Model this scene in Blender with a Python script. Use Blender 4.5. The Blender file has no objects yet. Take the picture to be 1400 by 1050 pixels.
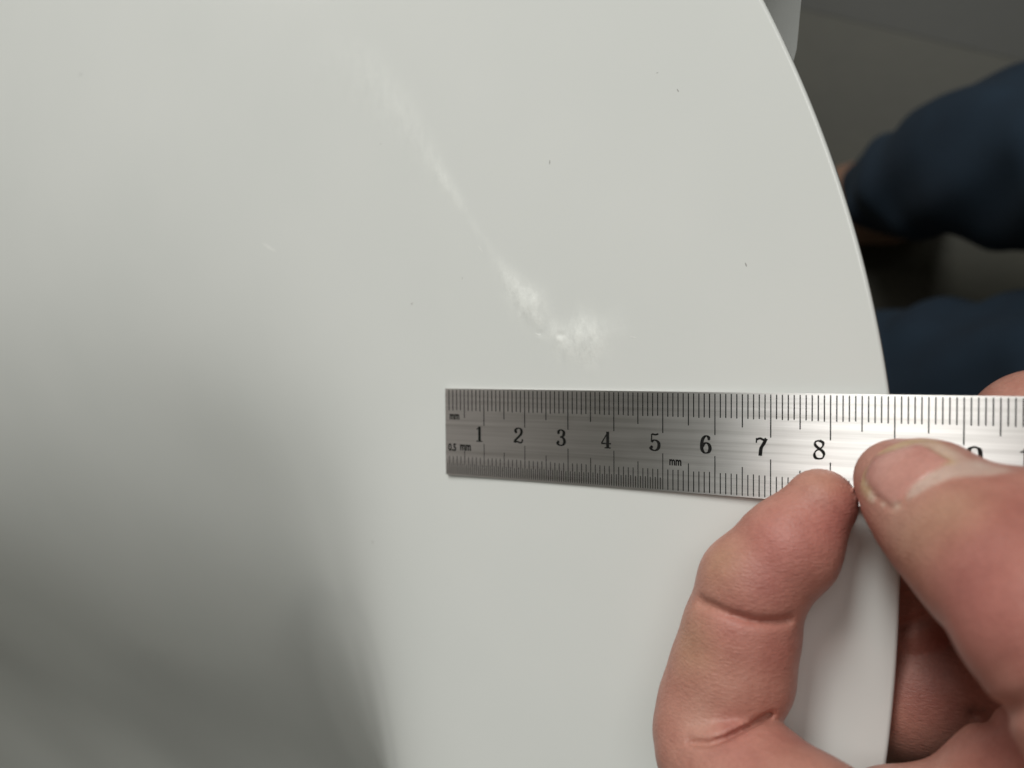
import bpy, bmesh, math, random
import numpy as np
from mathutils import Matrix, Vector
random.seed(4); rng = np.random.default_rng(4)
MM = 0.001
SC = bpy.context.scene
COL = SC.collection

# ------------------------------------------------------------------ camera
# The steel ruler's top face is the plane z = 0, its zero corner the origin, x runs along it (millimetres).
RC = np.array([[0.8684975654184406, -0.00670177883514426, -0.4956481262171981],
               [-0.008466441004212986, 0.9995621852252148, -0.028350612771426427],
               [0.4956211236810806, 0.02881881378957154, 0.8680605841373044]])
CP = np.array([100.93173844, 6.02995145, 146.98830622])
F = 1100.0
cam_d = bpy.data.cameras.new('camera'); cam = bpy.data.objects.new('camera', cam_d); COL.objects.link(cam)
m = Matrix([list(RC.T[0]) + [CP[0]*MM], list(RC.T[1]) + [CP[1]*MM], list(RC.T[2]) + [CP[2]*MM], [0, 0, 0, 1]])
cam.matrix_world = m
cam_d.sensor_width = 36; cam_d.lens = 36*F/1400
cam_d.clip_start = 0.002; cam_d.clip_end = 50
cam_d.dof.use_dof = True; cam_d.dof.focus_distance = 0.150; cam_d.dof.aperture_fstop = 28.3/2.3
SC.camera = cam

# ------------------------------------------------------------------ light
SC.view_settings.view_transform = 'Standard'; SC.view_settings.look = 'None'
SC.view_settings.exposure = 0.0; SC.view_settings.gamma = 1.0
W = bpy.data.worlds.new('World'); SC.world = W; W.use_nodes = True
bg = W.node_tree.nodes['Background']; bg.inputs[0].default_value = (1.0, 1.0, 0.84, 1); bg.inputs[1].default_value = 0.085

def area(name, dirx, diry, dist, sx, sy, radiance, col):
    """area lamp at slant angles (degrees) dirx / diry from the zenith, facing the panel"""
    l = bpy.data.lights.new(name, 'AREA'); l.shape = 'RECTANGLE'; l.size = sx; l.size_y = sy
    l.energy = radiance*math.pi*sx*sy; l.color = col
    o = bpy.data.objects.new(name, l); COL.objects.link(o)
    v = Vector((math.tan(math.radians(dirx)), math.tan(math.radians(diry)), 1)).normalized()*dist
    c = Vector((0.05, 0, 0)); o.location = c+v
    z = v.normalized(); x = Vector((0, 1, 0)).cross(z).normalized(); y = z.cross(x)
    o.matrix_world = Matrix([[x.x, y.x, z.x, o.location.x], [x.y, y.y, z.y, o.location.y], [x.z, y.z, z.z, o.location.z], [0, 0, 0, 1]])
    return o
area('ceiling_or_fill_lamp', -4.5, 48, 1.5, 0.38, 0.75, 15.8, (0.985, 1.0, 0.965))
area('ceiling_or_fill_lamp', -54, 56, 1.55, 0.42, 0.80, 2.4, (1.0, 0.93, 0.88))  # added fill that brightens the left half of the ruler
area('ceiling_or_fill_lamp', 24, 24, 1.6, 0.85, 0.70, 3.0, (1.0, 1.0, 0.97))  # added fill from the upper right, lights the gap between finger and thumb

# ------------------------------------------------------------------ helpers
def at(px, py, z=0.0):
    """point (mm) on the level z seen at a photograph position"""
    d = RC.T @ np.array([(px-700)/F, -(py-525)/F, -1.0]); return CP + d*((z-CP[2])/d[2])
def to_px(P):
    c = (np.asarray(P)-CP) @ RC.T
    return np.stack([700+F*c[:, 0]/-c[:, 2], 525-F*c[:, 1]/-c[:, 2]], 1)
def scale_at(P): return F/-(RC @ (np.asarray(P)-CP))[2]

def mesh(name, V, faces, mat=None, parent=None, smooth=True):
    me = bpy.data.meshes.new(name)
    me.from_pydata([tuple(v) for v in (np.asarray(V, float)*MM)], [], [tuple(int(i) for i in f) for f in faces])
    if smooth: me.polygons.foreach_set('use_smooth', [True]*len(me.polygons))
    me.update()
    o = bpy.data.objects.new(name, me); COL.objects.link(o)
    if mat: me.materials.append(mat)
    if parent: o.parent = parent
    return o
def quad_mesh(name, V, Q, mat=None, parent=None):
    """fast build of a big all-quad mesh"""
    me = bpy.data.meshes.new(name); n = len(Q)
    me.vertices.add(len(V)); me.vertices.foreach_set('co', (np.asarray(V)*MM).astype(np.float32).ravel())
    me.loops.add(4*n); me.loops.foreach_set('vertex_index', np.asarray(Q, np.int32).ravel())
    me.polygons.add(n); me.polygons.foreach_set('loop_start', np.arange(0, 4*n, 4, dtype=np.int32))
    me.polygons.foreach_set('use_smooth', np.ones(n, bool)); me.update(calc_edges=True); me.validate()
    o = bpy.data.objects.new(name, me); COL.objects.link(o)
    if mat: me.materials.append(mat)
    if parent: o.parent = parent
    return o
def empty(name, label, cat, loc=(0, 0, 0)):
    o = bpy.data.objects.new(name, None); COL.objects.link(o); o.empty_display_size = 0.02
    o['label'] = label; o['category'] = cat
    return o

class NT:
    def __init__(s, name):
        s.m = bpy.data.materials.new(name); s.m.use_nodes = True; s.t = s.m.node_tree
        s.b = s.t.nodes['Principled BSDF']
    def n(s, typ, **kw):
        nd = s.t.nodes.new(typ)
        for k, v in kw.items(): setattr(nd, k, v)
        return nd
    def l(s, a, b): s.t.links.new(a, b)
    def set(s, **kw):
        for k, v in kw.items(): s.b.inputs[k.replace('_', ' ')].default_value = v
    def coords(s, sc=(1, 1, 1)):
        tc = s.n('ShaderNodeTexCoord'); mp = s.n('ShaderNodeMapping'); mp.inputs['Scale'].default_value = sc
        s.l(tc.outputs['Object'], mp.inputs[0]); return mp.outputs[0]
    def noise(s, vec, scale, detail=3, rough=.5):
        nz = s.n('ShaderNodeTexNoise'); nz.inputs['Scale'].default_value = scale; nz.inputs['Detail'].default_value = detail
        nz.inputs['Roughness'].default_value = rough; s.l(vec, nz.inputs['Vector']); return nz.outputs['Fac']
    def ramp(s, fac, stops):
        r = s.n('ShaderNodeValToRGB'); e = r.color_ramp.elements
        while len(e) < len(stops): e.new(.5)
        for k, (p, c) in enumerate(stops): e[k].position = p; e[k].color = (*c, 1) if len(c) == 3 else c
        s.l(fac, r.inputs[0]); return r.outputs[0]
    def bump(s, h, strength, dist, prev=None):
        b = s.n('ShaderNodeBump'); b.inputs['Strength'].default_value = strength; b.inputs['Distance'].default_value = dist
        s.l(h, b.inputs['Height'])
        if prev: s.l(prev, b.inputs['Normal'])
        return b.outputs[0]

# ------------------------------------------------------------------ materials
def m_panel():
    t = NT('white_gloss'); v = t.coords()
    t.set(Roughness=.15, IOR=1.5)
    c = t.ramp(t.noise(v, 22, 4), [(.3, (.775, .785, .76)), (.7, (.805, .81, .785))]); 
    sa = t.n('ShaderNodeAttribute', attribute_name='scuff_sheen'); sm = t.n('ShaderNodeMath', operation='MULTIPLY')
    rot = t.n('ShaderNodeMapping'); rot.inputs['Rotation'].default_value = (0, 0, .9); rot.inputs['Scale'].default_value = (1, .5, 1)
    tc = t.n('ShaderNodeTexCoord'); t.l(tc.outputs['Object'], rot.inputs[0])
    t.l(sa.outputs['Fac'], sm.inputs[0]); t.l(t.ramp(t.noise(rot.outputs[0], 480, 5, .55), [(.34, (.2, .2, .2)), (.58, (1, 1, 1))]), sm.inputs[1])
    class at_: outputs = {'Fac': sm.outputs[0]}
    mx = t.n('ShaderNodeMix', data_type='RGBA'); t.l(at_.outputs['Fac'], mx.inputs[0]); t.l(c, mx.inputs[6]); mx.inputs[7].default_value = (.93, .935, .90, 1); t.l(mx.outputs[2], t.b.inputs['Base Color'])  # whiter scuffed glaze, with the sheen above it painted into the colour
    r = t.n('ShaderNodeMapRange'); t.l(at_.outputs['Fac'], r.inputs[0]); r.inputs[3].default_value = .15; r.inputs[4].default_value = .38
    t.l(r.outputs[0], t.b.inputs['Roughness'])
    b = t.bump(t.noise(v, 900, 2), .04, .0002)
    h = t.n('ShaderNodeMath', operation='MULTIPLY'); t.l(t.noise(t.coords((1, .45, 1)), 1900, 4, .65), h.inputs[0]); t.l(at_.outputs['Fac'], h.inputs[1])
    t.l(t.bump(h.outputs[0], .55, .0002, b), t.b.inputs['Normal'])
    return t.m
def m_steel():
    t = NT('brushed_steel')
    t.set(Metallic=1.0, Roughness=.42, Anisotropic=1.0, Anisotropic_Rotation=.25)
    st = t.noise(t.coords((16, 900, 60)), 1.0, 5, .65); st2 = t.noise(t.coords((60, 2600, 60)), 1.0, 3, .6)
    blotch = t.noise(t.coords((1, 1, 1)), 130, 4)
    mx = t.n('ShaderNodeMath', operation='MULTIPLY_ADD'); t.l(st, mx.inputs[0]); mx.inputs[1].default_value = .6; t.l(st2, mx.inputs[2])
    c = t.ramp(st, [(.3, (.56, .535, .515)), (.5, (.70, .675, .66)), (.7, (.80, .775, .76))]); t.l(c, t.b.inputs['Base Color'])
    r = t.n('ShaderNodeMapRange'); t.l(blotch, r.inputs[0]); r.inputs[1].default_value = .3; r.inputs[2].default_value = .7
    r.inputs[3].default_value = .39; r.inputs[4].default_value = .45; t.l(r.outputs[0], t.b.inputs['Roughness'])
    t.l(t.bump(mx.outputs[0], .25, .00003), t.b.inputs['Normal'])
    tg = t.n('ShaderNodeTangent', direction_type='UV_MAP', uv_map='UVMap'); t.l(tg.outputs[0], t.b.inputs['Tangent'])
    return t.m
def m_ink():
    t = NT('etched_black'); v = t.coords()
    c = t.ramp(t.noise(v, 2500, 3), [(.3, (.006, .006, .006)), (.66, (.014, .013, .012)), (.78, (.10, .095, .09))]); t.l(c, t.b.inputs['Base Color'])
    t.set(Roughness=.65); t.b.inputs['Specular IOR Level'].default_value = .2; return t.m
def m_skin():
    t = NT('skin'); v = t.coords()
    a = t.n('ShaderNodeVertexColor', layer_name='tint')
    mot = t.ramp(t.noise(v, 260, 5, .6), [(.3, (.90, .86, .86)), (.5, (1, 1, 1)), (.7, (1.06, 1.1, 1.1))])
    mot2 = t.ramp(t.noise(v, 1500, 3, .6), [(.3, (.94, .93, .92)), (.7, (1.05, 1.05, 1.05))])
    m1 = t.n('ShaderNodeMix', data_type='RGBA', blend_type='MULTIPLY'); m1.inputs[0].default_value = 1
    t.l(a.outputs['Color'], m1.inputs[6]); t.l(mot, m1.inputs[7])
    m2 = t.n('ShaderNodeMix', data_type='RGBA', blend_type='MULTIPLY'); m2.inputs[0].default_value = 1
    t.l(m1.outputs[2], m2.inputs[6]); t.l(mot2, m2.inputs[7]); t.l(m2.outputs[2], t.b.inputs['Base Color'])
    t.set(Roughness=.46, IOR=1.4)
    t.b.inputs['Subsurface Weight'].default_value = .12; t.b.inputs['Subsurface Radius'].default_value = (1, .35, .2); t.b.inputs['Subsurface Scale'].default_value = .002
    vor = t.n('ShaderNodeTexVoronoi', feature='DISTANCE_TO_EDGE'); vor.inputs['Scale'].default_value = 1500; t.l(v, vor.inputs['Vector'])
    b = t.bump(t.noise(t.coords((1, 2.6, 1)), 900, 4, .6), .55, .0003)
    b2 = t.bump(vor.outputs['Distance'], .35, .0002, b)
    wv = t.n('ShaderNodeTexWave'); wv.inputs['Scale'].default_value = 330; wv.inputs['Distortion'].default_value = 3.5; wv.inputs['Detail'].default_value = 2; wv.inputs['Detail Scale'].default_value = .6
    wm = t.n('ShaderNodeMapping'); wm.inputs['Rotation'].default_value = (.3, .2, 1.0); t.l(v, wm.inputs[0]); t.l(wm.outputs[0], wv.inputs['Vector'])
    b2 = t.bump(wv.outputs['Fac'], .10, .0001, b2)
    na = t.n('ShaderNodeAttribute', attribute_name='nail'); ge = t.n('ShaderNodeNewGeometry')
    nm = t.n('ShaderNodeMix', data_type='VECTOR'); t.l(na.outputs['Fac'], nm.inputs[0]); t.l(b2, nm.inputs[4]); t.l(ge.outputs['Normal'], nm.inputs[5]); t.l(nm.outputs[1], t.b.inputs['Normal'])
    rr_ = t.n('ShaderNodeMapRange'); t.l(na.outputs['Fac'], rr_.inputs[0]); rr_.inputs[3].default_value = .40; rr_.inputs[4].default_value = .24; t.l(rr_.outputs[0], t.b.inputs['Roughness'])
    return t.m
def m_cloth():
    t = NT('navy_cloth'); v = t.coords()
    c = t.ramp(t.noise(v, 9, 4, .6), [(.3, (.004, .011, .022)), (.7, (.009, .026, .048))]); t.l(c, t.b.inputs['Base Color'])
    t.set(Roughness=.9); t.l(t.bump(t.noise(v, 700, 2), .4, .001), t.b.inputs['Normal']); return t.m
def m_floor(name, a, b):
    t = NT(name); v = t.coords()
    c = t.ramp(t.noise(v, 14, 6, .6), [(.3, a), (.7, b)]); t.l(c, t.b.inputs['Base Color'])
    t.set(Roughness=.55); t.l(t.bump(t.noise(v, 90, 4), .2, .001), t.b.inputs['Normal']); return t.m
def m_plain(name, col, rough=.5):
    t = NT(name); v = t.coords()
    c = t.ramp(t.noise(v, 60, 4), [(.3, tuple(x*.93 for x in col)), (.7, tuple(min(1, x*1.05) for x in col))]); t.l(c, t.b.inputs['Base Color'])
    t.set(Roughness=rough); return t.m
PANEL, STEEL, INK, SKIN, CLOTH = m_panel(), m_steel(), m_ink(), m_skin(), m_cloth()
SPECK = m_plain('dark_speck', (.46, .45, .43), .7)

# ------------------------------------------------------------------ floor
FZ = -600.0
def tile(poly, z, mat, th=9):
    n = len(poly); V = [(*p, z) for p in poly]+[(*p, z-th) for p in poly]
    return V, [list(range(n))]+[[i, i+n, (i+1) % n+n, (i+1) % n] for i in range(n)]
V, Fc = tile([(-3000, -3000), (3000, -3000), (3000, 3000), (-3000, 3000)], FZ-6, None)
fl = mesh('floor', V, Fc, m_floor('grout', (.012, .012, .010), (.02, .02, .016)), smooth=False); fl['kind'] = 'structure'
tm = [m_floor('floor_olive', (.030, .028, .017), (.041, .038, .023)), m_floor('floor_grey', (.021, .021, .015), (.028, .027, .020))]
j0, j1 = at(1080, 8, FZ)[:2], at(1375, 78, FZ)[:2]
ang = math.atan2(j1[1]-j0[1], j1[0]-j0[0]); ux = np.array([math.cos(ang), math.sin(ang)]); uy = np.array([-ux[1], ux[0]])
TS = 600.0; base = j0-ux*180
for i in range(-3, 3):
    for j in range(-3, 3):
        a = base+ux*i*TS+uy*j*TS
        g = .2
        P = [a+ux*g+uy*g, a+ux*(TS-g)+uy*g, a+ux*(TS-g)+uy*(TS-g), a+ux*g+uy*(TS-g)]
        V, Fc = tile(P, FZ, None, 5)
        mesh('floor_tile', V, Fc, tm[1 if j >= 0 else 0], fl, smooth=False)

# ------------------------------------------------------------------ white panel
def edge_x(y):
    k = y+28
    return 90.8-np.where(k > 0, k*k/425.0, k*k/640.0)
scuff_sheen_px = [(452, 84), (485, 93), (515, 118), (545, 155), (575, 200), (603, 243), (640, 302), (672, 350), (700, 392), (722, 418), (745, 448), (772, 466), (800, 464), (832, 452)]
scuff_sheen_wd = [9.5, 8.0, 6.5, 5.0, 4.0, 2.4, 1.5, 1.8, 3.2, 4.2, 3.0, 5.0, 6.2, 4.6]  # wide first stretch paints a faint sheen, the far end is real scuffing
scuff_sheen_am = [.06, .12, .20, .26, .22, .45, .16, .12, .60, .95, .35, .55, .90, .20]
SP = np.array([at(*q)[:2] for q in scuff_sheen_px])
PITS = [(at(766, 458), .17, .7), (at(738, 456), .06, .7)]
def scuff_sheen_field(x, y):
    best = np.full(x.shape, 1e9); am = np.zeros(x.shape); sd = np.zeros(x.shape); wd = np.ones(x.shape)
    for k in range(len(SP)-1):
        a, b = SP[k], SP[k+1]; ab = b-a; L = ab@ab
        h = np.clip(((x-a[0])*ab[0]+(y-a[1])*ab[1])/L, 0, 1)
        dx, dy = x-a[0]-h*ab[0], y-a[1]-h*ab[1]; d = np.hypot(dx, dy)
        s = (ab[0]*dy-ab[1]*dx)/math.sqrt(L)
        mk = d < best
        best = np.where(mk, d, best); sd = np.where(mk, s, sd)
        am = np.where(mk, scuff_sheen_am[k]*(1-h)+scuff_sheen_am[k+1]*h, am); wd = np.where(mk, scuff_sheen_wd[k]*(1-h)+scuff_sheen_wd[k+1]*h, wd)
    return best, sd, am, wd
def wob(x, y, s, seed):
    r = np.random.default_rng(seed); o = 0
    for k in range(7):
        a = r.uniform(0, 6.28); f = s*(1.0+.45*k); o = o+np.sin((x*math.cos(a)+y*math.sin(a))*f+r.uniform(0, 6.28))/(1+.4*k)
    return o/2.6
def height(x, y):
    """outer part nearly level, then a deep hollow shaped to shade the lower left"""
    dy = -34-y
    spl = lambda t, w: w*np.logaddexp(0, t/w)
    g = spl(y+20, 10.0)
    t = (-49-.9*g-x)/(21.0+.45*g); t = t*(1+.3*np.maximum(0, -t))
    h = -(0.90*spl(dy, 42.0)-.48*spl(dy-170, 50.0))/(1+np.exp(-t))  # this drop is added to turn the lower left into shade
    amp = spl(-60-x, 14)/60; amp = np.minimum(amp, 1.2)*(1/(1+np.exp((y-10)/25)))
    h = h+amp*(.40*np.sin((x*.75-y*.15)*.050+1.0+.6*np.sin(y*.03))+.15*np.sin((x*.5+y*.8)*.06))  # ripples added so the shading imitates soft reflected bands
    h = h-.45-np.maximum(0, x-20)**2*2.6e-4
    return h
def panel_z(x, y, with_scuff_sheen=True):
    x = np.asarray(x, float); y = np.asarray(y, float); h = height(x, y)
    b, sd, am, wd = scuff_sheen_field(x, y)
    bump_ = 00.20*am*np.exp(-(sd/(.6*wd))**2)*np.exp(-(np.maximum(0, b-abs(sd))/3)**2)*(wd/2.5)*(1+.10*wob(x, y, .9, 3))
    fld = np.clip(am*np.exp(-(b/(wd*.8))**2)*1.5, 0, 1)
    for q, dep, rad in PITS: bump_ = bump_-dep*np.exp(-(((x-q[0])*.8)**2+(y-q[1])**2)/rad**2)+.45*dep*np.exp(-((x-q[0]+.9*rad)**2+(y-q[1]+1.2*rad)**2)/rad**2)
    return h+bump_, fld
xs_n = np.concatenate([np.linspace(0, .62, 200)[:-1], np.linspace(.62, 1, 640)])
ys = np.concatenate([np.linspace(-900, -100, 130)[:-1], np.linspace(-100, -12, 150)[:-1], np.linspace(-12, 90, 460)[:-1], np.linspace(90, 330, 90)])
# x runs from the far left rim to the curved outer edge
XL = -900.0
E_ = edge_x(ys)-.7
t_ = np.where(xs_n < .62, (xs_n/.62), 1+(xs_n-.62)/.38)
X = np.where(t_[None, :] <= 1, XL+(-60-XL)*t_[None, :], -60+(E_[:, None]+60)*(t_[None, :]-1))
Y = np.repeat(ys[:, None], X.shape[1], 1)
Z, SCF = panel_z(X, Y)
# rounded lip and under-skirt
cols = []
for a in np.radians([18, 36, 54, 72, 90]):
    cols.append((X[:, -1]+.7*math.sin(a), Z[:, -1]-.7*(1-math.cos(a))))
lx, lz = cols[-1]; cols += [(lx, lz-1.6), (lx-.5, lz-2.2), (lx-2, lz-2.5), (lx-9, lz-2.2), (lx-30, lz-2.0)]
X = np.concatenate([X]+[c[0][:, None] for c in cols], 1); Z = np.concatenate([Z]+[c[1][:, None] for c in cols], 1)
Y = np.repeat(ys[:, None], X.shape[1], 1); SCF = np.concatenate([SCF, np.zeros((len(ys), len(cols)))], 1)
ny, nx = X.shape; idx = np.arange(ny*nx).reshape(ny, nx)
Q = np.stack([idx[:-1, :-1], idx[:-1, 1:], idx[1:, 1:], idx[1:, :-1]], -1).reshape(-1, 4)
pan = empty('white_panel', 'large glossy white curved panel with a scuffed streak and painted sheen above the ruler', 'panel')
shell = quad_mesh('panel_shell', np.stack([X, Y, Z], -1).reshape(-1, 3), Q, PANEL, pan)
a_ = shell.data.attributes.new('scuff_sheen', 'FLOAT', 'POINT'); a_.data.foreach_set('value', SCF.astype(np.float32).ravel())

# body of the panel below its rim, seen past the edge at the top right
def ring_loft(rings, n=64):
    V = []; Fc = []
    for (cx, cy, rx, ry, z) in rings:
        for k in range(n):
            t = 2*math.pi*k/n; V.append((cx+rx*math.cos(t), cy+ry*math.sin(t), z))
    for r in range(len(rings)-1):
        for k in range(n): Fc.append((r*n+k, r*n+(k+1) % n, (r+1)*n+(k+1) % n, (r+1)*n+k))
    return V, Fc
pe = at(1079, 30, -70)
rg = [(pe[0]-170, pe[1]-12, 160-.5*s, 90-.25*s, -70-s) for s in (-40, -20, 0, 25, 50, 80)]
V, Fc = ring_loft(rg); mesh('support_body', V, Fc, PANEL, pan)

# dents and specks
def blob_flat(name, cx, cy, pts, lift, mat):
    n = len(pts); V = [(cx+p[0], cy+p[1], float(panel_z(cx+p[0], cy+p[1])[0])+.01) for p in pts]
    V.append((cx, cy, float(panel_z(cx, cy)[0])+lift)); return mesh(name, V, [(i, (i+1) % n, n) for i in range(n)], mat, pan)
CHIPL = m_plain('chipped_glaze_lip', (.9, .9, .87), .25)
p = at(735, 457); blob_flat('chip', p[0], p[1], [(q[0]*.7, q[1]*.6) for q in [(-1.4, .5), (-.8, .1), (-.1, -.3), (.6, -.3), (1.1, .15), (.5, .05), (-.1, .0), (-.7, .3)]], .03, CHIPL)
for (px, py, ln, rot) in [(750, 221, 1.0, 1.5), (1018, 361, .9, 1.9), (105, 100, 1.3, .6), (560, 415, .8, .4), (925, 122, .8, 2.0), (490, 747, 1.0, 1.4), (518, 196, .5, .3), (630, 380, .5, 1.2), (897, 98, .5, 0)]:
    p = at(px, py); c, s = math.cos(rot), math.sin(rot)
    blob_flat('speck', p[0], p[1], [(c*ln*u-s*ln*v, s*ln*u+c*ln*v) for u, v in [(-.5, -.05), (-.1, -.16), (.3, -.1), (.5, .06), (.1, .15), (-.3, .12)]], .05, SPECK)
for (px, py, ln, rot) in [(360, 337, 6, -.5), (864, 461, 1.6, -.1), (655, 340, 2, -.9)]:
    p = at(px, py); c, s = math.cos(rot), math.sin(rot)
    blob_flat('scratch', p[0], p[1], [(c*ln*u-s*ln*v, s*ln*u+c*ln*v) for u, v in [(-.5, -.01), (-.1, -.06), (.3, -.04), (.5, .02), (.1, .05), (-.3, .04)]], .05, CHIPL)

# ------------------------------------------------------------------ steel ruler
RL, RW, RT = 155.0, 19.0, 0.4
ruler = empty('steel_ruler', 'brushed steel ruler with black centimetre numbers held flat against the white panel', 'ruler')
bm = bmesh.new()
def rr(x0, x1, y0, y1, r):
    P = []
    for cx, cy, a0 in [(x1-r[1], y1-r[1], 0), (x0+r[0], y1-r[0], 90), (x0+r[0], y0+r[0], 180), (x1-r[1], y0+r[1], 270)]:
        rad = r[0] if cx < 50 else r[1]
        for k in range(7): a = math.radians(a0+15*k); P.append((cx+rad*math.cos(a), cy+rad*math.sin(a)))
    return P
outl = rr(0, RL, -RW, 0, (.15, 9.4))
top = [bm.verts.new((x*MM, y*MM, 0)) for x, y in outl]; bot = [bm.verts.new((x*MM, y*MM, -RT*MM)) for x, y in outl]
bm.faces.new(top); bm.faces.new(bot[::-1])
for i in range(len(top)): j = (i+1) % len(top); bm.faces.new((top[j], top[i], bot[i], bot[j]))
bmesh.ops.bevel(bm, geom=[e for e in bm.edges if abs(e.verts[0].co.z-e.verts[1].co.z) < 1e-7], offset=.07*MM, segments=2, affect='EDGES')
uv = bm.loops.layers.uv.new('UVMap')
for f in bm.faces:
    for lp in f.loops: lp[uv].uv = (lp.vert.co.x/.155, lp.vert.co.y/.155)
me = bpy.data.meshes.new('blade'); bm.to_mesh(me); bm.free(); me.materials.append(STEEL)
blade = bpy.data.objects.new('blade', me); COL.objects.link(blade); blade.parent = ruler

ZI = .018
def ticks(name, lst):
    V = []; Fc = []
    for (x, y0, y1, w) in lst:
        k = len(V); V += [(x-w/2, y0, ZI), (x+w/2, y0, ZI), (x+w/2, y1, ZI), (x-w/2, y1, ZI)]; Fc.append((k, k+1, k+2, k+3))
    return mesh(name, V, Fc, INK, ruler, smooth=False)
tt = []
for k in range(1, 151):
    j = lambda: rng.normal(0, .05)
    ln = 7.9 if k % 10 == 0 else 6.3 if k % 5 == 0 else 4.75
    tt.append((k, -ln+j(), -.28, .21))
ticks('millimetre_scale', tt)
tb = []
for k in range(1, 301):
    s = k/2
    if k % 2 and s > 50: continue
    ln = 7.2 if k % 20 == 0 else 5.5 if k % 10 == 0 else 4.15 if k % 2 == 0 else 2.55
    tb.append((s, -RW+.28, -RW+ln+rng.normal(0, .05),   .19 if s > 50 else .165))
ticks('half_millimetre_scale', tb)

def spline(pts, n=10):
    P = np.array(pts, float); out = []
    if len(P) == 2: return np.stack([P[0]*(1-t)+P[1]*t for t in np.linspace(0, 1, 3)])
    E = np.vstack([2*P[0]-P[1], P, 2*P[-1]-P[-2]])
    for i in range(1, len(E)-2):
        for t in np.linspace(0, 1, n, endpoint=False):
            a, b, c, d = E[i-1:i+3]
            out.append(.5*(2*b+(c-a)*t+(2*a-5*b+4*c-d)*t*t+(3*b-a-3*c+d)*t**3))
    out.append(P[-1]); return np.array(out)
TH, TN = .18, .078
# strokes: (points, thick, thin) in a cell of height 1; a dot is ('o', x, y, r)
GL = {
 '0': (.62, [([(.31, 1-.03), (.12, .85), (.08, .5), (.12, .15), (.31, .03), (.50, .15), (.54, .5), (.50, .85), (.31, .97)], None)]),
 '1': (.46, [([(.25, 0.02), (.25, .97)], TH), ([(.27, .95), (.18, .86), (.04, .80)], .07), ([(.03, .035), (.45, .035)], .07)]),
 '2': (.60, [([(.10, .72), (.13, .88), (.30, .965), (.47, .90), (.51, .73), (.44, .56), (.24, .36), (.09, .20), (.06, .06)], None), ([(.06, .09), (.22, .13), (.42, .07), (.53, .12), (.57, .30)], .10), ('o', .14, .72, .085)]),
 '3': (.60, [([(.12, .80), (.18, .92), (.32, .965), (.46, .88), (.48, .74), (.42, .60), (.26, .54)], None), ([(.24, .54), (.44, .48), (.52, .28), (.45, .10), (.28, .035), (.12, .10), (.08, .24)], None), ('o', .14, .78, .08), ('o', .12, .24, .085)]),
 '4': (.64, [([(.42, .02), (.42, .98)], TH), ([(.44, .96), (.06, .30)], .075), ([(.04, .28), (.62, .28)], .085), ([(.24, .035), (.60, .035)], .07)]),
 '5': (.58, [([(.14, .95), (.34, .92), (.50, .97)], .10), ([(.13, .96), (.11, .50)], .07), ([(.11, .50), (.24, .60), (.40, .58), (.52, .44), (.51, .20), (.40, .06), (.24, .03), (.10, .10), (.07, .22)], None), ('o', .12, .22, .085)]),
 '6': (.60, [([(.48, .82), (.40, .94), (.28, .95), (.15, .80), (.09, .52), (.10, .22), (.20, .06), (.32, .03), (.46, .10), (.52, .30), (.46, .50), (.33, .58), (.20, .52), (.11, .36)], None), ('o', .46, .80, .075)]),
 '7': (.58, [([(.07, .70), (.08, .97)], .07), ([(.08, .88), (.26, .95), (.42, .88), (.55, .96)], .11), ([(.55, .95), (.42, .66), (.30, .42), (.26, .03)], None)]),
 '8': (.62, [([(.31, .965), (.15, .90), (.13, .74), (.26, .58), (.45, .44), (.53, .26), (.46, .08), (.31, .035), (.15, .08), (.09, .24), (.16, .42), (.34, .54), (.47, .68), (.48, .86), (.31, .965)], 'e')]),
 '9': (.60, [([(.12, .18), (.20, .06), (.32, .05), (.45, .20), (.51, .48), (.50, .78), (.40, .94), (.28, .97), (.14, .90), (.08, .70), (.14, .50), (.27, .42), (.40, .48), (.49, .64)], None), ('o', .14, .20, .075)]),
}
def numeral(ch, xr, ytop, hgt, parent):
    w, strokes = GL[ch]; V = []; Fc = []; q = 0
    for st in strokes:
        zz = ZI+.0035*q; q += 1
        if st[0] == 'o':
            _, cx, cy, r = st; k = len(V)
            V += [(cx+r*math.cos(t), cy+r*math.sin(t), zz) for t in np.linspace(0, 2*math.pi, 17)[:-1]]; Fc.append(list(range(k, k+16))); continue
        pts, wd = st; P = spline(pts); T = np.gradient(P, axis=0); T /= np.linalg.norm(T, axis=1)[:, None]+1e-9
        N = np.stack([-T[:, 1], T[:, 0]], 1)
        if wd is None: hw = (TN+(TH-TN)*np.abs(T[:, 1])**1.6)/2
        elif wd == 'e': hw = (TN+(.17-TN)*(np.clip(-T[:, 1]*T[:, 0]+.35*np.abs(T[:, 1]), 0, 1))**.8)/2
        else: hw = np.full(len(P), wd/2)
        for i in range(len(P)-1):
            k = len(V); z1 = zz+.00002*i
            V += [(*(P[i]-N[i]*hw[i]), z1), (*(P[i+1]-N[i+1]*hw[i+1]), z1), (*(P[i+1]+N[i+1]*hw[i+1]), z1), (*(P[i]+N[i]*hw[i]), z1)]; Fc.append((k, k+1, k+2, k+3))
    V = [(xr+(v[0]-w)*hgt*1.06, ytop-hgt+v[1]*hgt, v[2]) for v in V]
    return mesh('numeral', V, Fc, INK, parent, smooth=False)
for n in range(1, 15):
    xr = n*10-(.35+.045*n)
    numeral(str(n)[0], xr, -8.0, 3.4, ruler)
    if n > 9: numeral(str(n)[1], n*10+2.6, -8.0, 3.4, ruler)
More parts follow.
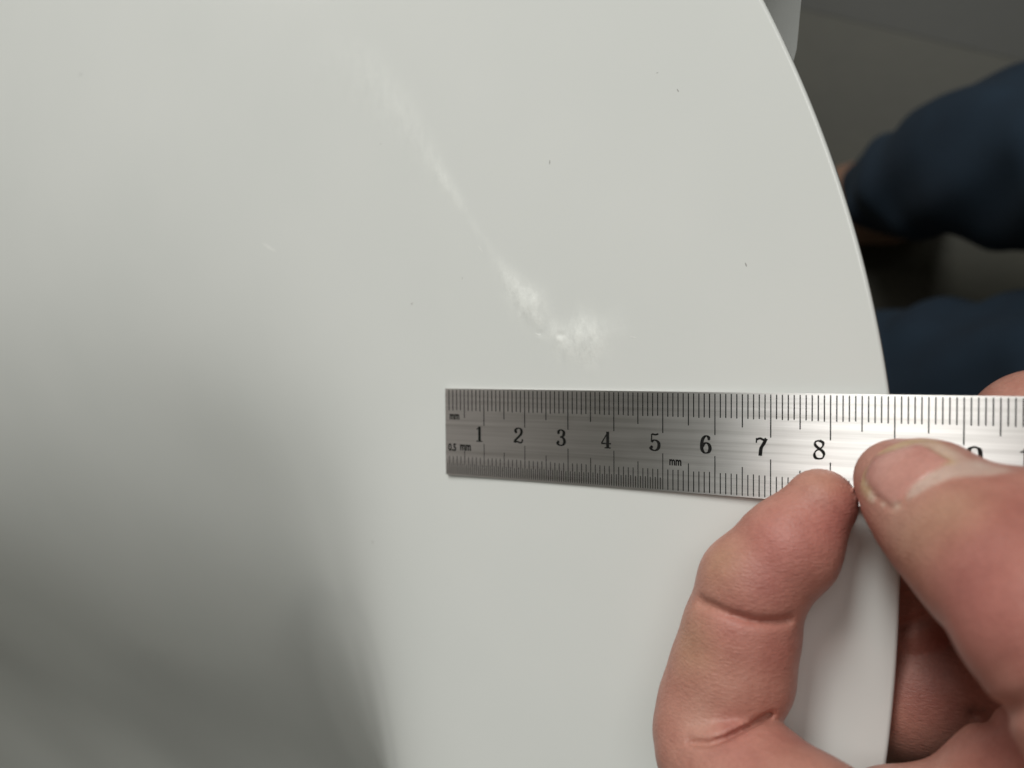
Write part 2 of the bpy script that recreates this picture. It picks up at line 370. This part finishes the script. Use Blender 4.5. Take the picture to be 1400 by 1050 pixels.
def text(name, s, x, y, size, sx=1.0, rot=0, parent=ruler):
    c = bpy.data.curves.new(name, 'FONT'); c.body = s; c.size = size*MM; c.resolution_u = 3; c.offset = .038*size*MM
    o = bpy.data.objects.new(name, c); COL.objects.link(o); dg = bpy.context.evaluated_depsgraph_get(); dg.update()
    me = bpy.data.meshes.new_from_object(o.evaluated_get(dg)); bpy.data.objects.remove(o); me.name = name
    o = bpy.data.objects.new(name, me); COL.objects.link(o); me.materials.clear(); me.materials.append(INK)
    o.parent = parent; o.location = (x*MM, y*MM, ZI*MM); o.scale = (sx, 1, 1); o.rotation_euler.z = rot
text('unit_mark', 'mm', 1.1, -6.7, 2.3, .74)
text('unit_mark', '0.5', .7, -13.65, 2.2, .80)
text('unit_mark', 'mm', 3.75, -13.4, 2.5, .76)
text('unit_mark', 'mm', 51.25, -13.9, 2.2, .72)

# ------------------------------------------------------------------ signed distance modelling for bodies
class Field:
    def __init__(s, lo, hi, h):
        s.lo = np.array(lo, float); s.h = h; s.n = np.ceil((np.array(hi)-s.lo)/h).astype(int)+1
        s.D = np.full(s.n, 60.0, np.float32); s.ax = [(s.lo[i]+h*np.arange(s.n[i])).astype(np.float32) for i in range(3)]
    def box(s, P, pad):
        P = np.array(P); a = np.clip(np.floor((P.min(0)-pad-s.lo)/s.h), 0, s.n).astype(int); b = np.clip(np.ceil((P.max(0)+pad-s.lo)/s.h)+1, 0, s.n).astype(int)
        sl = tuple(slice(a[i], b[i]) for i in range(3)); return sl, s.ax[0][sl[0]][:, None, None], s.ax[1][sl[1]][None, :, None], s.ax[2][sl[2]][None, None, :]
    @staticmethod
    def seg(x, y, z, a, b, ra, rb):
        ab = b-a; L = float(ab@ab)+1e-9
        h = np.clip(((x-a[0])*ab[0]+(y-a[1])*ab[1]+(z-a[2])*ab[2])/L, 0, 1)
        return np.sqrt((x-a[0]-h*ab[0])**2+(y-a[1]-h*ab[1])**2+(z-a[2]-h*ab[2])**2)-(ra+(rb-ra)*h)
    @staticmethod
    def smin(a, b, k):
        h = np.clip(.5+.5*(b-a)/k, 0, 1); return b*(1-h)+a*h-k*h*(1-h)
    def chain(s, pts, k_in=3.0, k_join=.6):
        """pts = (x, y, z, r); joined smoothly along the chain, then to what is there"""
        P = np.array(pts, float); pad = P[:, 3].max()+10
        sl, x, y, z = s.box(P[:, :3], pad); d = None
        for i in range(len(P)-1):
            e = s.seg(x, y, z, P[i, :3], P[i+1, :3], P[i, 3], P[i+1, 3]); d = e if d is None else s.smin(d, e, k_in)
        s.D[sl] = s.smin(s.D[sl], d, k_join)
    def carve(s, pts, r, k):
        P = np.array(pts, float); sl, x, y, z = s.box(P, r+6); d = None
        for i in range(len(P)-1):
            e = s.seg(x, y, z, P[i], P[i+1], r, r); d = e if d is None else np.minimum(d, e)
        s.D[sl] = -s.smin(-s.D[sl], d, k)
    def sample(s, P):
        g = (np.asarray(P)-s.lo)/s.h; g = np.clip(g, 0, s.n-1.001); i = g.astype(int); f = g-i; o = 0
        for a in (0, 1):
            for b in (0, 1):
                for c in (0, 1):
                    w = (f[:, 0] if a else 1-f[:, 0])*(f[:, 1] if b else 1-f[:, 1])*(f[:, 2] if c else 1-f[:, 2])
                    o = o+w*s.D[i[:, 0]+a, i[:, 1]+b, i[:, 2]+c]
        return o
    def hit(s, px, py):
        """first surface point on the line of sight through a photograph position"""
        d = RC.T @ np.array([(px-700)/F, -(py-525)/F, -1.0]); d /= np.linalg.norm(d)
        t = np.arange(40, 330, .2); P = CP+t[:, None]*d
        ins = np.all((P > s.lo) & (P < s.lo+s.h*(s.n-1)), 1); v = np.where(ins, s.sample(P), 1.0)
        k = np.argmax(v < 0); return P[k] if v[k] < 0 else P[np.argmin(v)]
    def surface(s):
        D = s.D; S = D < 0; n = s.n
        nx, ny, nz = n-1
        cnt = sum(S[a:nx+a, b:ny+b, c:nz+c].astype(np.int8) for a in (0, 1) for b in (0, 1) for c in (0, 1))
        act = np.argwhere((cnt > 0) & (cnt < 8)); vid = np.full((nx, ny, nz), -1, np.int32); vid[act[:, 0], act[:, 1], act[:, 2]] = np.arange(len(act))
        acc = np.zeros((len(act), 3)); num = np.zeros(len(act))
        cr = [(a, b, c) for a in (0, 1) for b in (0, 1) for c in (0, 1)]
        for u in cr:
            for ax in range(3):
                if u[ax]: continue
                w = list(u); w[ax] = 1
                d0 = D[act[:, 0]+u[0], act[:, 1]+u[1], act[:, 2]+u[2]]; d1 = D[act[:, 0]+w[0], act[:, 1]+w[1], act[:, 2]+w[2]]
                mk = (d0 < 0) != (d1 < 0); t = np.where(mk, d0/(d0-d1+1e-12), 0)
                p = np.array(u, float)[None, :]+t[:, None]*(np.array(w)-np.array(u))[None, :]
                acc += p*mk[:, None]; num += mk
        V = s.lo+(act+acc/num[:, None])*s.h
        Q = []
        for ax in range(3):
            o1, o2 = [(1, 2), (2, 0), (0, 1)][ax]
            a = [slice(None)]*3; b = [slice(None)]*3; a[ax] = slice(0, -1); b[ax] = slice(1, None)
            ch = np.argwhere(S[tuple(a)] != S[tuple(b)])
            ok = (ch[:, o1] > 0) & (ch[:, o2] > 0) & (ch[:, o1] < n[o1]-1) & (ch[:, o2] < n[o2]-1); ch = ch[ok]
            def cell(d1, d2):
                c = ch.copy(); c[:, o1] += d1; c[:, o2] += d2; return vid[c[:, 0], c[:, 1], c[:, 2]]
            q = np.stack([cell(-1, -1), cell(0, -1), cell(0, 0), cell(-1, 0)], 1)
            fl_ = ~S[tuple(a)][ch[:, 0], ch[:, 1], ch[:, 2]]; q[fl_] = q[fl_][:, ::-1]; Q.append(q)
        return V, np.concatenate(Q)

# ------------------------------------------------------------------ the hand
HF = Field((50, -152, -36), (204, 16, 58), .52)
def nd(px, py, z, rpx):
    p = at(px, py, z); return (*p, rpx/scale_at(p))
index_ = [nd(1121, 690, 6.4, 49), nd(1079, 748, 9.0, 68), nd(1029, 800, 10.6, 72), nd(1012, 868, 10.7, 77), nd(1000, 920, 11.0, 82), nd(981, 966, 11.8, 78), nd(973, 1002, 13.4, 80)]
HF.chain(index_, 1.6)
HF.chain([nd(978, 1026, 15, 82), nd(1026, 1078, 19, 88), nd(1105, 1140, 26, 98), nd(1260, 1240, 24, 120), nd(1450, 1270, 18, 150)], 4.0, .3)
thumb_ = [nd(1225, 655, 7.6, 54), nd(1264, 681, 11.5, 78), nd(1312, 724, 16.0, 93), nd(1366, 768, 22.0, 107), nd(1445, 848, 32.0, 124), nd(1560, 960, 34, 160), nd(1640, 1100, 24, 180)]
HF.chain(thumb_, 3.0)
HF.chain([nd(1400, 742, 18, 103), nd(1500, 800, 22, 120)], 3, 2.5)
# middle finger reaching under the ruler, third finger curled below the panel's edge, fourth beneath
HF.chain([nd(1424, 600, -13.5, 96), nd(1520, 680, -12, 100), nd(1640, 820, 0, 130)], 3, 1)
HF.chain([nd(1212, 790, -17, 62), nd(1242, 850, -18, 70)], 2, 1)
HF.chain([nd(1180, 955, -21, 80), nd(1251, 941, -18, 89), nd(1360, 930, -16, 70), nd(1540, 930, -4, 110)], 3, .8)
HF.chain([nd(1238, 1158, 10, 103), nd(1325, 1166, 9, 106), nd(1415, 1104, 10, 112), nd(1560, 1050, 14, 150)], 4, 1.0)
HF.chain([(138, -46, 12, 24), (150, -72, 10, 28), (166, -98, 8, 25), (178, -118, 6, 24)], 12, 6)
def groove(px_list, r, k, sink, deep=()):
    pts = [HF.hit(*q) for q in px_list]; d = np.array([p-CP for p in pts]); d /= np.linalg.norm(d, axis=1)[:, None]
    HF.carve(np.array(pts)+d*(sink-r*.2), r, k)
    for q, rq in deep:
        w = np.clip(np.linspace(.15, 1.3, len(pts)), 0, 1)[:, None]*q; HF.carve(np.array(pts)+d*(sink+w), rq, .4)
groove([(958, 824), (972, 829), (991, 838), (1013, 845), (1034, 850), (1062, 851), (1079, 848)], .5, 1.6, .22, ((.6, .3), (1.1, .28)))
groove([(944, 1015), (970, 1017), (991, 1010), (1013, 999), (1034, 988), (1054, 976)], .42, .8, .15, ((.6, .42), (1.2, .4), (1.9, .38)))
groove([(1228, 857), (1245, 852), (1262, 846)], .6, 1.6, .3)
groove([(1335, 980), (1368, 975), (1400, 965), (1440, 950)], .8, 2.0, .6)
HV, HQ = HF.surface()

def poly_sd(P, poly):
    """signed distance (inside > 0) of 2-D points to a polygon"""
    poly = np.array(poly, float); ins = np.zeros(len(P), bool); best = np.full(len(P), 1e9)
    for i in range(len(poly)):
        a, b = poly[i], poly[(i+1) % len(poly)]; ab = b-a
        h = np.clip(((P-a)@ab)/(ab@ab), 0, 1); best = np.minimum(best, np.linalg.norm(P-a-h[:, None]*ab, axis=1))
        c = (a[1] > P[:, 1]) != (b[1] > P[:, 1]); xx = a[0]+(P[:, 1]-a[1])/(b[1]-a[1]+1e-12)*ab[0]; ins ^= c & (P[:, 0] < xx)
    return np.where(ins, best, -best)
sstep = lambda x, a, b: np.clip((x-a)/(b-a), 0, 1)**2*(3-2*np.clip((x-a)/(b-a), 0, 1))
px = to_px(HV)
tp = np.array(HF.hit(1240, 650)); dcam = (CP-tp)/np.linalg.norm(CP-tp)
front = ((HV-tp)@dcam > -7) & (np.linalg.norm(HV-tp, axis=1) < 26) & (HV[:, 2] > 4)
nail = [(1183, 652), (1187, 637), (1196, 624), (1220, 617), (1239, 611), (1254, 607), (1270, 613), (1284, 622), (1297, 630), (1283, 639), (1267, 649), (1250, 661), (1240, 673), (1232, 685), (1220, 691), (1201, 676), (1189, 664)]
band = [(1240, 673), (1250, 661), (1267, 649), (1290, 637), (1315, 629), (1336, 629), (1357, 637), (1379, 641), (1385, 645), (1357, 650), (1304, 653), (1276, 664), (1250, 679), (1241, 684)]
band2 = [(1254, 605), (1268, 602), (1290, 606), (1312, 617), (1330, 629), (1305, 632), (1285, 622)]
sdn, sdb, sdb2 = poly_sd(px, nail), poly_sd(px, band), poly_sd(px, band2)
wn = np.where(front, sstep(sdn, -3, 4), 0); wb = np.where(front, sstep(sdb, -4, 5), 0); wb2 = np.where(front, sstep(sdb2, -3, 6), 0)
rim = np.where(front & ((px[:, 0] < 1192) | (px[:, 1] < 636)), sstep(-sdn, -2, 3)*(1-sstep(-sdn, 8, 20)), 0)*.8
HV = HV+dcam*(.30*wn-.38*np.exp(-((sdn+4)/4.0)**2)*front+.2*wb+.0*wb2)[:, None]
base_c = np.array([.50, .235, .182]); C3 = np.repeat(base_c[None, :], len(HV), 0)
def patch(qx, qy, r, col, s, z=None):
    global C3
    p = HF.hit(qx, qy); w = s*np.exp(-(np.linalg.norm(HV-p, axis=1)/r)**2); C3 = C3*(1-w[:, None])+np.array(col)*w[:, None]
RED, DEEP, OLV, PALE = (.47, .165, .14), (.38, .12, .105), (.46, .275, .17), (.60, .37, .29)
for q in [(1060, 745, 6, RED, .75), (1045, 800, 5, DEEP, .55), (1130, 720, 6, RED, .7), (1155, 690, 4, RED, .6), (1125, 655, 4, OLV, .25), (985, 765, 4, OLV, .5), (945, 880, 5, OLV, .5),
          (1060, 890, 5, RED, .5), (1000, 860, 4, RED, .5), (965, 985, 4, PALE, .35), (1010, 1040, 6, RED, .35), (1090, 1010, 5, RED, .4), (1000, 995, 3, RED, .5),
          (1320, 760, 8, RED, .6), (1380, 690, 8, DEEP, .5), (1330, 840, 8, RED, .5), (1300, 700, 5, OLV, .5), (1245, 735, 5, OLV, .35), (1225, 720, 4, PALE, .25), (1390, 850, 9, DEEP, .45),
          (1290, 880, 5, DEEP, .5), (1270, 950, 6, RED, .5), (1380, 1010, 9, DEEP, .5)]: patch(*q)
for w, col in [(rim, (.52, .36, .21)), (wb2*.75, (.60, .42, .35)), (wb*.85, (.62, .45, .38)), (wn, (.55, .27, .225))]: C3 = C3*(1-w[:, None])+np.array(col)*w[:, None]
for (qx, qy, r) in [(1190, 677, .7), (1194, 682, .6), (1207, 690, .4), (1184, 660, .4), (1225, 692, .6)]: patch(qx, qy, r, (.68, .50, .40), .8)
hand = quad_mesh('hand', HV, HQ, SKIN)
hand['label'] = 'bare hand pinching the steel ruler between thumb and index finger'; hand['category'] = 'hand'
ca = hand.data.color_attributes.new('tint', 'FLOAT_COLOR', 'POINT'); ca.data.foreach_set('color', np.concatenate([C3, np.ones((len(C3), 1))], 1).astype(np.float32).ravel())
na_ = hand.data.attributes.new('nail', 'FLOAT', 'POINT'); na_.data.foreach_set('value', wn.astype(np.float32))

# ------------------------------------------------------------------ person standing beyond the panel
person = empty('person', 'person in dark navy trousers standing on the floor beyond the panel edge', 'person')
def leg(px_r):
    return [(*at(q[0], q[1], q[2]), q[3]) for q in px_r]
A = leg([(1196, 262, -530, 24), (1222, 260, -455, 27), (1262, 240, -425, 32), (1330, 222, -400, 39), (1420, 216, -385, 44), (1600, 212, -350, 58)])
B = leg([(1130, 520, -530, 30), (1150, 520, -450, 40), (1240, 528, -440, 46), (1330, 532, -420, 50), (1430, 536, -400, 54), (1620, 520, -350, 64)])
PF = Field((-60, -200, FZ), (440, 240, -200), 4.0)
PF.chain(A, 20, 8); PF.chain(B, 20, 8); PF.chain([A[-1], (330, 60, -330, 90), B[-1]], 25, 20)
gx, gy, gz = np.meshgrid(*PF.ax, indexing='ij')
PF.D += (2.2*np.sin(gx*.11+gy*.05+2*np.sin(gz*.06))+1.6*np.sin(gy*.13-gx*.09)).astype(np.float32)
V, Q = PF.surface(); quad_mesh('trousers', V, Q, CLOTH, person)
PF = Field((-120, -140, FZ+1), (440, 240, -200), 4.0)
for L_, y0 in ((A, 262), (B, 520)):
    e = L_[0]
    PF.chain([(e[0]-70, e[1]-8, FZ+22, 20), (e[0]-25, e[1]-2, FZ+32, 30), (e[0]+8, e[1], FZ+40, 34), (L_[1][0], L_[1][1], L_[1][2], 19), (L_[2][0], L_[2][1], L_[2][2], 24), (L_[3][0], L_[3][1], L_[3][2], 30), (L_[5][0], L_[5][1], L_[5][2], 46)], 12, 8)
PF.chain([(*A[-1][:3], 56), (330, 60, -330, 66), (*B[-1][:3], 56)], 20, 15)
V, Q = PF.surface(); body = quad_mesh('body', V, Q, SKIN, person)
ca = body.data.color_attributes.new('tint', 'FLOAT_COLOR', 'POINT'); ca.data.foreach_set('color', np.tile(np.array([.22, .13, .09, 1], np.float32), len(V)))
